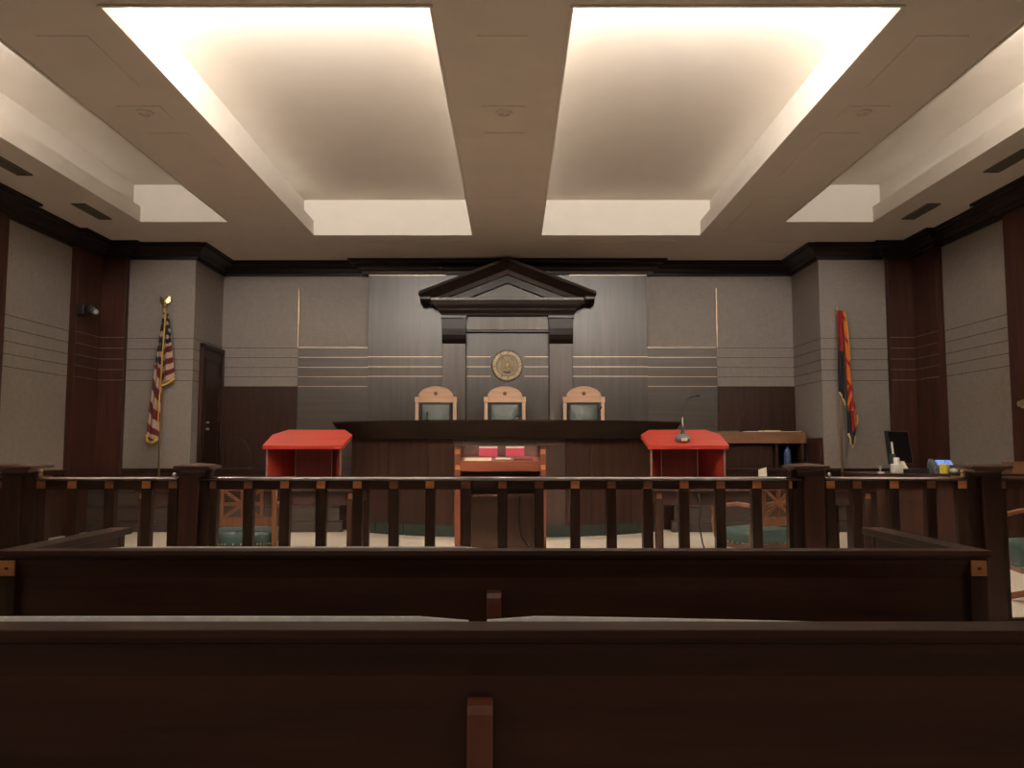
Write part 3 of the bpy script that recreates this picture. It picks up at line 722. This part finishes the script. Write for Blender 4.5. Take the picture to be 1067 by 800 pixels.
# ------------------------------------------------------------------ pews
def pew(label, y, x0, x1, cush):
    """y is the rear face (towards the camera); the seat faces +y"""
    cx = .0; t = thing('pew', label, 'pew', (0, y, 0), group='public pews'); ht = .83
    m = MB(); m.box(x0 + .05, x1 - .05, .035, .065, .10, ht - .02); m.build('back_panel', 'pew_x', t)
    m = MB(); m.loft([[(x, -.008, ht - .016), (x, -.004, ht), (x, .075, ht), (x, .085, ht - .012), (x, .085, ht - .03), (x, .03, ht - .032), (x, .0, ht - .028)] for x in (x0 - .02, x1 + .02)]); m.build('top_rail', 'pew_x', t, bevel=.002)
    m = MB(); m.loft([[(x, .034, ht - .10), (x, .012, ht - .05), (x, .006, ht - .03), (x, .06, ht - .03), (x, .06, ht - .10)] for x in (x0 + .05, x1 - .05)]); m.build('rail_moulding', 'pew_x', t)
    for s, x in ((-1, x0), (1, x1)):
        a, c = sorted((x, x - s * .058))
        m = MB(); m.box(a, c, .004, .06, 0, ht - .03); e = m.build('end_post', 'pew_z', t, bevel=.004)
        m = MB(); inlay(m, None, (a + c) / 2, ht - .062, .003, .027); m.build('inlay_square', 'copper', e)
        m = MB(); m.box((a + c) / 2 - .006, (a + c) / 2 + .006, -.006, .0, ht - .066, ht - .058); m.build('inlay_dot', 'inlay_dot', e)
        m = MB(); m.box((a + c) / 2 - .024, (a + c) / 2 + .024, .06, .80, .05, ht - .03); sp = m.build('side_panel', 'pew_z', t, bevel=.003)
        m = MB(); m.box(a - .02, c + .02, .076, .845, ht - .03, ht); m.build('side_cap', 'wood_y', t, bevel=.005)
        m = MB(); m.box((a + c) / 2 - .028, (a + c) / 2 + .028, .765, .815, 0, ht - .028); m.build('front_post', 'pew_z', t, bevel=.003)
        m = MB(); m.box((a + c) / 2 - .026, (a + c) / 2 + .026, .74, .79, ht - .004, ht + .0015); m.build('cap_inlay', 'copper_dk', sp)
    # rounded support strip below the rail, on the rear face
    pr = [(.034, 0), (.034, .675), (.028, .688), (.010, .688), (-.004, .680), (-.012, .664), (-.014, .64), (-.014, 0)]
    m = MB(); m.prism(pr, -.019, .034, 'x'); m.build('support_strip', 'mahogany_z', t, bevel=.002, label='redder rounded support strip')
    m = MB(); m.box(x0 + .05, x1 - .05, .07, .62, .36, .40); m.build('seat', 'pew_x', t, bevel=.01)
    m = MB(); m.box(x0 + .05, x1 - .05, .12, .15, 0, .36); m.build('seat_support', 'pew_x', t)
    for (a, c, za, zc, wob) in cush:
        m = MB(); n = 16; r = []
        for k in range(n + 1):
            u = k / n; x = a + (c - a) * u; z = za + (zc - za) * u ** 1.5 + wob * math.sin(PI * u) + (.0 if 0 < k < n else -.008)
            r.append([(x, .087, .45), (x, .087, z - .009), (x, .092, z - .001), (x, .102, z), (x, .118, z - .012), (x, .15, .45)])
        m.loft(r); m.build('back_cushion', 'cushion', t, smooth='auto', label='light grey upholstered back cushion')
    return t
pew('front row pew with boxed side arms, nearest the railing', 2.90, -1.768, 1.775, [(-1.45, -.02, .8325, .8325, 0)])
pew('nearest dark wood pew filling the foreground', 1.66, -1.80, 1.775, [(-1.70, -.022, .8320, .8350, .0025), (.018, 1.70, .8365, .79, 0)])

# ------------------------------------------------------------------ armchairs
def armchair(label, loc, rz, swivel=False):
    t = thing('armchair', label, 'chair', loc, rz, group='wooden armchairs beyond the railing')    # seat faces +y
    W = .27
    for s in (-1, 1):
        m = MB(); m.bar([(s * W, -.20, 0 if not swivel else .34), (s * W, -.20, .42), (s * W, -.25, .90)], .04, .045); m.build('back_post', 'chair_wood', t, bevel=.005)
        m = MB(); m.bar([(s * (W + .01), -.22, .70), (s * (W + .035), -.05, .715), (s * (W + .04), .12, .69), (s * (W + .03), .25, .655)], .055, .032); A = m.build('armrest', 'chair_wood', t, bevel=.008)
        af = .24 if not swivel else .02
        m = MB(); m.bar([(s * (W + .01), af, .40), (s * (W + .03), af + .01, .55), (s * (W + .03), af - .02, .67)], .04, .04); m.build('arm_post', 'chair_wood', A, bevel=.004)
        if not swivel:
            m = MB(); m.bar([(s * (W - .01), .24, .42), (s * (W - .01), .25, 0)], .042, .042); m.build('front_leg', 'chair_wood', t, bevel=.004)
    yb = lambda z: -.20 - .05 * (z - .42) / .48
    def rail(z0, z1, name):
        m = MB(); m.hexa([(-W, yb(z0) - .014, z0), (W, yb(z0) - .014, z0), (W, yb(z0) + .014, z0), (-W, yb(z0) + .014, z0), (-W, yb(z1) - .014, z1), (W, yb(z1) - .014, z1), (W, yb(z1) + .014, z1), (-W, yb(z1) + .014, z1)]); return m.build(name, 'chair_wood', t, bevel=.004)
    rail(.835, .905, 'top_rail'); rail(.525, .60, 'lower_rail')
    z0, z1 = .60, .835; zc = (z0 + z1) / 2; hw = W - .12
    m = MB()
    P3 = lambda x, z: (x, yb(z), z)
    for s in (-1, 1): m.bar([P3(s * (hw + .012), z0), P3(s * (hw + .012), z1)], .024, .024)
    for a in ((-hw, z0, hw, z1), (-hw, z1, hw, z0), (-hw, zc, hw, zc), (0, z0, 0, z1)): m.bar([P3(a[0], a[1]), P3((a[0] + a[2]) / 2, (a[1] + a[3]) / 2), P3(a[2], a[3])], .02, .026)
    m.build('star_splat', 'chair_wood', t)
    m = MB(); q = .045; m.loft([[(0, yb(zc) + d, zc - q), (q, yb(zc) + d, zc), (0, yb(zc) + d, zc + q), (-q, yb(zc) + d, zc)] for d in (-.016, .016)]); m.build('splat_block', 'chair_wood', t)
    m = MB(); n = 20
    def so(r, z, k=.5): return [(r * W * 1.05 * math.copysign(abs(math.cos(a)) ** k, math.cos(a)), .03 + r * .26 * math.copysign(abs(math.sin(a)) ** k, math.sin(a)), z) for a in [2 * PI * i / 28 for i in range(28)]]
    zb = .365 if not swivel else .30
    m.loft([so(1, zb), so(1.0, .42), so(.98, .46), so(.9, .485), so(.6, .497), so(.1, .50)]); seat = m.build('seat', 'leather_dk', t, smooth='auto')
    m = MB()
    for i, p in enumerate(so(1.0, zb + .01, .5)):
        q2 = so(1.0, zb + .01, .5)[(i + 1) % 28]
        for f in (0, .5): m.box(*(sum(([p[j] + (q2[j] - p[j]) * f - .006, p[j] + (q2[j] - p[j]) * f + .006] for j in range(3)), [])))
    m.build('nailhead_trim', 'steel', seat, label='row of bright nailheads')
    m = MB(); m.loft([so(.97, zb - .04), so(.97, zb)]); m.build('seat_rail', 'chair_wood', t)
    if swivel:
        m = MB(); m.lathe([(.035, .07), (.03, .27)], 0, .02, 12); m.build('pedestal', 'black', t)
        for k in range(4):
            a = PI / 4 + k * PI / 2; m = MB(); m.bar([(0, .02, .09), (.18 * math.cos(a), .02 + .18 * math.sin(a), .075), (.34 * math.cos(a), .02 + .34 * math.sin(a), .025)], .05, .05); m.build('base_leg', 'mahogany', t, bevel=.006)
    else:
        for s in (-1, 1):
            m = MB(); m.bar([(s * (W - .005), -.19, .16), (s * (W - .005), .24, .16)], .025, .03); m.build('stretcher', 'chair_wood', t)
    return t
armchair('wooden armchair with star cut back, at the table under the bare red lectern', (-2.27, 7.12, 0), math.radians(7))
armchair('wooden armchair with star cut back, at the table with the microphone lectern', (2.27, 7.15, 0), math.radians(26))
armchair('swivel armchair with green seat, beyond the outer railing by the clerk desk', (4.18, 6.12, 0), math.radians(76), True)

# ------------------------------------------------------------------ clerk desk and what stands on it
t = thing('clerk_desk', 'solid fronted dark clerk desk behind the gate, carrying the monitor', 'desk', (4.9, 8.55, 0))
m = MB(); m.box(-.98, 1.14, -.03, .85, .885, .918); m.build('desktop', 'wood_x', t, bevel=.004)
for k in range(4):
    m = MB(); m.box(-.94 + k * .515 + .003, -.94 + (k + 1) * .515 - .003, .02, .05, .06, .885); m.build('front_panel', 'wood_z', t, bevel=.003)
m = MB(); m.box(-.94, 1.12, .05, .8, 0, .06); m.build('plinth', 'wood_x', t)
for x in (-.94, 1.09):
    m = MB(); m.box(x, x + .03, .05, .8, .06, .885); m.build('side_panel', 'wood_z', t)
DT = .919
t = thing('computer_monitor', 'black computer monitor turned sideways on the clerk desk', 'monitor', (4.50, 9.10, DT), math.radians(30))
m = MB(); m.hexa([(-.20, -.02, .09), (.20, -.02, .09), (.20, .03, .09), (-.20, .03, .09), (-.20, .03, .47), (.20, .03, .47), (.20, .07, .47), (-.20, .07, .47)])
m.move(Matrix.Rotation(0, 4, 'Z')); m.build('housing', 'black', t, bevel=.008)
m = MB(); m.hexa([(-.185, -.026, .105), (.165, -.026, .105), (.165, -.018, .105), (-.185, -.018, .105), (-.185, .022, .455), (.165, .022, .455), (.165, .03, .455), (-.185, .03, .455)]); m.build('screen', 'screen', t)
m = MB(); m.box(.03, .11, .01, .06, .01, .2); m.build('stand', 'grey', t, bevel=.01)
m = MB(); m.box(-.09, .2, -.08, .13, 0, .012); m.build('base', 'grey', t, bevel=.004)
t = thing('pump_bottle', 'white pump bottle standing in front of the black monitor', 'bottle', (4.215, 8.62, DT))
m = MB(); m.box(-.055, .055, -.04, .04, 0, .105); m.build('body', 'white', t, bevel=.012)
m = MB(); m.lathe([(.03, .10), (.03, .165), (.024, .172)], 0, 0, 14); m.build('cap', 'white', t, smooth='auto')
t2 = thing('pen_holder', 'dark pot with a tall pale pen beside the white pump bottle', 'pen pot', (4.24, 8.76, DT))
m = MB(); m.lathe([(.03, 0), (.034, .21), (.03, .21), (.028, .19)], 0, 0, 14); m.build('pot', 'leather_dk', t2, smooth='auto')
m = MB(); m.bar([(.012, 0, .14), (-.004, .0, .34)], .018, .01); m.build('pen', 'white', t2, label='pale pen standing upright')
t = thing('rubber_stamp', 'small pale rubber stamp at the end of the clerk desk nearest the gate', 'stamp', (4.04, 8.62, DT))
m = MB(); m.box(-.03, .035, -.02, .02, 0, .018); m.build('stamp_pad', 'white', t, bevel=.003)
m = MB(); m.lathe([(.010, .018), (.009, .05), (.017, .065), (.014, .085), (.001, .09)], -.005, 0, 12); m.build('handle', 'steel', t, smooth='auto')
m = MB(); m.hexa([(-.035, -.005, 0), (.045, -.005, 0), (.045, .01, 0), (-.035, .01, 0), (-.03, .03, .08), (.02, .03, .08), (.02, .04, .08), (-.03, .04, .08)])
tag(m.build('note_card', 'cream'), 'cream card standing on the low black tray between the white pump bottle and monitor stand', 'card', loc=(4.33, 8.70, DT + .05))
m = MB(); m.box(-.10, .16, -.07, .07, 0, .05)
tag(m.build('desk_tray', 'black', bevel=.005), 'low black tray behind the white pump bottle and yellow cup', 'tray', loc=(4.43, 8.74, DT))
m = MB(); m.box(-.10, .10, -.14, .14, 0, .006)
tag(m.build('paper_sheet', 'paper'), 'white sheet lying behind the desk phone on the clerk desk', 'paper', loc=(4.86, 9.10, DT))
t = thing('desk_phone', 'grey desk phone with bright blue display behind the yellow cup', 'phone', (4.80, 8.80, DT), math.radians(-8))
m = MB(); m.prism([(-.10, 0), (.11, 0), (.11, .11), (.08, .13), (-.10, .035)], -.12, .12, 'x'); m.build('body', 'grey', t, bevel=.006)
m = MB(); m.hexa([(-.05, -.015, .088), (.11, -.015, .088), (.11, .075, .134), (-.05, .075, .134), (-.05, -.019, .095), (.11, -.019, .095), (.11, .071, .141), (-.05, .071, .141)]); m.build('display', 'display', t, label='lit blue display')
m = MB(); m.bar([(-.09, -.09, .055), (-.09, 0, .10), (-.09, .09, .145)], .05, .03); m.build('handset', 'grey', t, bevel=.01)
m = MB(); m.lathe([(.042, 0), (.052, .10), (.048, .10), (.040, .01)], 0, 0, 18)
tag(m.build('cup', 'yellow', smooth='auto'), 'yellow cup standing in front of the desk phone', 'cup', loc=(4.725, 8.62, DT))
m = MB(); m.ball((0, 0, .028), .036, (1.25, 1, .78))
tag(m.build('mouse', 'white', smooth=True), 'rounded white mouse beside the yellow cup', 'mouse', loc=(4.825, 8.62, DT))
m = MB(); m.box(-.16, .16, -.1, .1, 0, .012); m.box(-.16, -.148, -.1, .1, .012, .125); m.box(.148, .16, -.1, .1, .012, .125); m.box(-.148, .148, -.1, -.088, .012, .125); m.box(-.148, .148, .088, .1, .012, .125)
tag(m.build('wooden_tray', 'counter', bevel=.003), 'orange brown wooden letter tray on the clerk desk beyond the outer post', 'tray', loc=(5.62, 8.72, DT))

# ------------------------------------------------------------------ flags
def lobe(left, right, colour, parent, name, wave, ph, n=90, k=26, depth=.05, y0=0):
    """draped length of cloth between two edge curves, pleated in depth"""
    def at(c, u):
        u = u * (len(c) - 1); i = min(int(u), len(c) - 2); f = u - i
        return tuple(c[i][j] + (c[i + 1][j] - c[i][j]) * f for j in (0, 1))
    bm = bmesh.new(); lay = bm.loops.layers.color.new('dye'); g = []
    for j in range(n + 1):
        v = j / n; a, c = at(left, v), at(right, v); row = []
        for i in range(k + 1):
            u = i / k
            y = y0 - depth * math.sin(PI * u) * (.6 + .4 * v) - wave * math.sin(u * 3.2 * PI + ph + v * 1.6)
            row.append(bm.verts.new((a[0] + (c[0] - a[0]) * u, y, a[1] + (c[1] - a[1]) * u)))
        g.append(row)
    for j in range(n):
        for i in range(k):
            f = bm.faces.new((g[j][i], g[j][i + 1], g[j + 1][i + 1], g[j + 1][i])); f.smooth = True
            for lp in f.loops:
                # colour by this corner's own place on the cloth
                cc = [(jj, ii) for jj in (j, j + 1) for ii in (i, i + 1) if g[jj][ii] is lp.vert][0]
                lp[lay] = (*colour((i + .5) / k, (j + .5) / n), 1)
    me = bpy.data.meshes.new(name); bm.to_mesh(me); bm.free(); me.materials.append(M['cloth'])
    o = bpy.data.objects.new(name, me); COL.objects.link(o); o.parent = parent
    sd = o.modifiers.new('thick', 'SOLIDIFY'); sd.thickness = .006
    return o
def lin(*c): return tuple(((x / 255) / 12.92 if x < 11 else ((x / 255 + .055) / 1.055) ** 2.4) for x in c)
NAVY = lin(34, 38, 62); WHITE = lin(222, 208, 196); RED = lin(168, 34, 48)
def flag_stand(label, cx, cy, top, fin):
    t = thing('flag', label, 'flag', (cx, cy, .07))
    m = MB(); m.lathe([(.085, -.07), (.085, -.05), (.07, -.03), (.035, .0), (.03, .08), (.022, .09)], 0, 0, 24); m.build('base', 'brass', t, smooth='auto')
    m = MB(); m.tube([(0, 0, -.02), (0, 0, top)], .016, 10); m.build('pole', 'pole', t, smooth='auto')
    return t
FS = .01345 * 1.0357
def zc(pts, ox, oz, sc, px0, f=1.0):     # crop coordinates -> metres beside the pole
    return [((ox + x / sc - px0) * FS, 3.329 - (oz + y / sc - 310) * .01357 * 1.0357) for x, y in pts]
t = flag_stand('United States flag with gold fringe hanging on its pole', -5.045, 11.605, 3.16, 0)
U = lambda p: zc(p, 130, 300, 4, 168.5)
lf = U([(156, 105), (150, 150), (143, 210), (135, 270), (128, 330), (122, 400), (114, 480), (108, 560), (104, 615), (106, 632)])
lr = U([(170, 108), (168, 150), (164, 210), (160, 270), (158, 330), (156, 400), (154, 470), (153, 540), (152, 600), (150, 636)])
def star(u, v, nu, nv, r=.30):
    a = u * nu; c = v * nv; s = int(c) % 2 * .5
    return ((a + s) % 1 - .5) ** 2 + (c % 1 - .5) ** 2 < r * r
def us_left(u, v):
    if v < .43: return WHITE if star(u, v / .43, 2, 5.5) else NAVY
    q = (v - .43) * 7.4 - u * .75 + .35
    return RED if (q % 1) < .5 else WHITE
def us_right(u, v):
    if v < .46: return WHITE if star(u, v / .46, 1.8, 4.5) else NAVY
    q = (v - .46) * 5.9 + u * .35 + .1
    return WHITE if (q % 1) < .5 else RED
lobe(lf, lr, us_left, t, 'striped_cloth', .018, .4, y0=-.03)
rl = U([(168, 108), (165, 160), (162, 220), (160, 280), (158, 340), (157, 405)])
rr = U([(176, 112), (184, 165), (190, 220), (198, 280), (206, 335), (212, 378)])
lobe(rl, rr, us_right, t, 'striped_fold', .014, 2.0, y0=-.02)
def fringe(pts, parent, mat, w=.016, y=-.07):
    m = MB(); m.tube([(x, y - .01 * math.sin(3 * i), z) for i, (x, z) in enumerate(pts)], w, 8); return m.build('fringe', mat, parent, smooth=True, label='gold fringe')
fringe(U([(170, 100), (167, 160), (163, 240), (160, 330), (157, 420), (154, 500), (152, 560)]), t, 'gold_thread', .011, -.075)
fringe(U([(104, 612), (108, 640), (126, 648), (142, 640), (151, 632)]), t, 'gold_thread', .02, -.06)
fringe(U([(157, 412), (176, 405), (196, 392), (213, 380)]), t, 'gold_thread', .018, -.05)
m = MB(); m.tube([(0, 0, 2.9), (0, 0, 3.17)], .024, 10); m.build('pole_sleeve', 'gold_thread', t, smooth='auto')
m = MB(); m.lathe([(.018, 3.15), (.03, 3.165), (.014, 3.185), (.026, 3.205), (.03, 3.22), (.012, 3.235)], 0, 0, 14)
m.ball((0, 0, 3.27), .03, (1, .8, 1.4)); m.ball((.012, -.01, 3.325), .02)
for s in (-1, 1):
    m.loft([[(s * .01, .006, 3.24), (s * .01, -.006, 3.24), (s * .01, -.006, 3.29), (s * .01, .006, 3.29)], [(s * .045, .012, 3.25), (s * .045, .0, 3.25), (s * .045, 0, 3.33), (s * .045, .012, 3.33)], [(s * .075, .02, 3.27), (s * .075, .01, 3.27), (s * .075, .01, 3.355), (s * .075, .02, 3.355)]])
m.build('eagle_finial', 'brass', t, smooth='auto', label='gold eagle on top of the pole')

t = flag_stand('red, blue and gold sunburst flag hanging on its pole', 4.86, 11.605, 3.10, 1)
A = lambda p: zc(p, 860, 310, 4.22, 878)
BLUE = lin(40, 36, 66); GOLD = lin(240, 182, 66); CRIM = lin(196, 34, 40); COP = lin(150, 74, 36)
def az_left(u, v):
    if v < .46: return CRIM if u > .25 or v < .3 else lin(150, 40, 84)
    return BLUE
def az_right(u, v):
    if v > .88: return BLUE
    if v > .70: return BLUE if u < .38 else (CRIM if u < .6 else GOLD)
    if v > .52: return BLUE if u < .12 else (GOLD if ((u * 1.7 + v * 9) % 1) < .42 else CRIM)
    if u < .22: return CRIM
    q = (v * 6.2 - u * .8) % 1
    return GOLD if q < .80 else CRIM
lobe(A([(72, 62), (71, 120), (70, 190), (68, 260), (66, 330), (65, 400), (64, 425)]), A([(92, 62), (92, 120), (93, 190), (94, 260), (95, 330), (95, 410), (94, 470)]), az_left, t, 'blue_and_red_cloth', .014, .3, y0=-.03)
lobe(A([(86, 62), (90, 150), (93, 240), (95, 330), (95, 420), (94, 520), (95, 600), (100, 640)]), A([(98, 66), (108, 150), (113, 240), (119, 330), (127, 420), (136, 500), (138, 560), (120, 650)]), az_right, t, 'sunburst_cloth', .018, 1.4, y0=-.06)
fringe(A([(64, 420), (72, 432), (82, 450), (90, 478)]), t, 'pale_gold', .014, -.07)
fringe(A([(95, 600), (102, 620), (104, 645), (112, 660), (120, 640), (122, 610)]), t, 'pale_gold', .015, -.10)
fringe(A([(99, 64), (106, 120), (111, 200), (115, 280)]), t, 'gold_thread', .010, -.09)
fringe(A([(124, 568), (138, 556), (139, 520)]), t, 'gold_thread', .010, -.09)
m = MB(); m.lathe([(.018, 3.08), (.024, 3.10), (.012, 3.115), (.022, 3.14), (.026, 3.16), (.014, 3.20), (.001, 3.25)], 0, 0, 12); m.build('spear_finial', 'brass', t, smooth='auto', label='pale gold spear point on top of the pole')

# ------------------------------------------------------------------ wall and ceiling fittings
t = thing('security_camera', 'black wall camera on the edge of the dark red corner pilaster', 'camera', (-5.85, 10.98, 3.08))
m = MB(); m.box(-.125, -.02, -.06, .06, -.04, .10); m.build('wall_bracket', 'black', t, bevel=.008)
m = MB(); m.bar([(-.04, 0, .04), (.06, -.03, .05), (.10, -.04, .03)], .05, .05); m.build('arm', 'black', t, bevel=.008)
m = MB(); m.lathe([(.03, .10), (.06, .09), (.085, .04), (.085, 0), (.06, -.04), (.02, -.055)], .10, -.04, 18); m.build('housing', 'black', t, smooth='auto')
m = MB(); m.tube([(.10, -.04, .01), (.19, -.14, -.02), (.21, -.16, -.025)], [.045, .048, .04], 14); L = m.build('lens_barrel', 'grey', t, smooth='auto')
m = MB(); m.tube([(.21, -.16, -.025), (.215, -.165, -.027)], [.03, .03], 14); m.build('lens', 'steel', L)
labs = {(-5.28, 9.95): 'ceiling grille on the camera wall side, farther one near the corner pilaster', (-5.30, 8.25): 'ceiling grille on the camera wall side, nearer one at the picture edge',
        (5.28, 9.95): 'ceiling grille on the monitor wall side, farther one near the corner pilaster', (5.30, 8.15): 'ceiling grille on the monitor wall side, nearer one at the picture edge'}
for (x, y), lab in labs.items():
    t = thing('ceiling_vent', lab, 'vent', (x, y, CEIL), group='ceiling grilles')
    m = MB(); m.box(-.085, .085, -.33, .33, -.006, .0)
    m.build('backing', 'groove', t)
    m = MB()
    for a in (-.085, .075): m.box(a, a + .01, -.33, .33, -.016, -.004)
    for a in (-.33, .32): m.box(-.085, .085, a, a + .01, -.016, -.004)
    m.build('frame', 'vent', t)
    m = MB()
    for k in range(5): m.box(-.066 + k * .03, -.060 + k * .03, -.32, .32, -.014, -.005)
    m.build('slats', 'vent', t)
labs = {-3.22: 'round ceiling fitting on the beam towards the striped flag', 0: 'round ceiling fitting on the middle beam', 3.22: 'round ceiling fitting on the beam towards the sunburst flag'}
for x, lab in labs.items():
    t = thing('ceiling_fitting', lab, 'ceiling fitting', (x, 6.93, CEIL - .006), group='round ceiling fittings')
    m = MB(); m.lathe([(.075, 0), (.072, -.012), (.05, -.016), (.048, -.006), (.03, -.006), (.02, -.02), (.001, -.022)], 0, 0, 24); m.build('cover_ring', 'paint', t, smooth='auto')
t = thing('wall_fitting', 'small pale round fitting on the dark pilaster at the picture edge', 'wall fitting', (5.97, 9.18, 1.70))
m = MB(); m.tube([(-.005, 0, 0), (-.05, 0, 0), (-.055, 0, 0)], [.035, .035, .028], 16); m.build('knob', 'steel', t, smooth='auto')
m = MB(); m.tube([(0, 0, 0), (-.01, 0, 0)], [.05, .05], 16); m.build('plate', 'brass', t, smooth='auto')

# ------------------------------------------------------------------ light
w = bpy.data.worlds.new('dim_room'); scn.world = w; w.use_nodes = True
w.node_tree.nodes['Background'].inputs['Color'].default_value = (.02, .018, .015, 1)
def area(name, loc, rot, sx, sy, power, col=(1, .86, .68)):
    l = bpy.data.lights.new(name, 'AREA'); l.shape = 'RECTANGLE'; l.size = sx; l.size_y = sy; l.energy = power; l.color = col
    o = bpy.data.objects.new(name, l); COL.objects.link(o); o.location = loc; o.rotation_euler = rot; return o
WARM = (1, .90, .77)
for (a, c, d, e), p in zip(coff, (KP := [430, 430, 200, 200])):
    cx, hw = (a + c) / 2, (c - a)
    # cove strip on the near ledge, throwing along the coffer
    area('cove_strip', (cx, d - .06, 4.56), (math.radians(150), 0, 0), hw + .2, .10, p, (1, .93, .84))
    for x, s in ((a - .11, 1), (c + .11, -1)):
        area('cove_strip', (x, (d + e) / 2, 4.45), (0, math.radians(-s * 172), 0), .10, (e - d) - .4, p * .006, WARM)
for x in (-3.2, 0, 3.2):
    area('rear_fill', (x, -.8, 4.15), (0, 0, 0), 1.6, 1.6, 22, WARM)  # fill added behind the view, standing in for an unseen rear coffer row
for x in (-3.22, 0, 3.22):      # spots added under the beams to brighten the floor; the fittings are unlit
    for y, pw in ((6.93, 210), (10.2, 200)):
        l = bpy.data.lights.new('added_spot', 'SPOT'); l.energy = pw; l.color = (1, .88, .74); l.spot_size = math.radians(104); l.spot_blend = .75; l.shadow_soft_size = .12
        o = bpy.data.objects.new('added_spot', l); COL.objects.link(o); o.location = (x, y, 4.17)

# ------------------------------------------------------------------ camera
cam = bpy.data.cameras.new('camera'); co = bpy.data.objects.new('camera', cam); COL.objects.link(co)
cam.sensor_width = 36; cam.lens = 830 / 1067 * 36; cam.clip_start = .05
co.location = (.072, 0, 1.2); co.rotation_euler = (PI / 2 + math.atan(66 / 830), 0, 0)
scn.camera = co
vs = scn.view_settings
vs.view_transform = 'Standard'; vs.look = 'None'; vs.gamma = 1; vs.use_curve_mapping = False; vs.exposure = 0.0
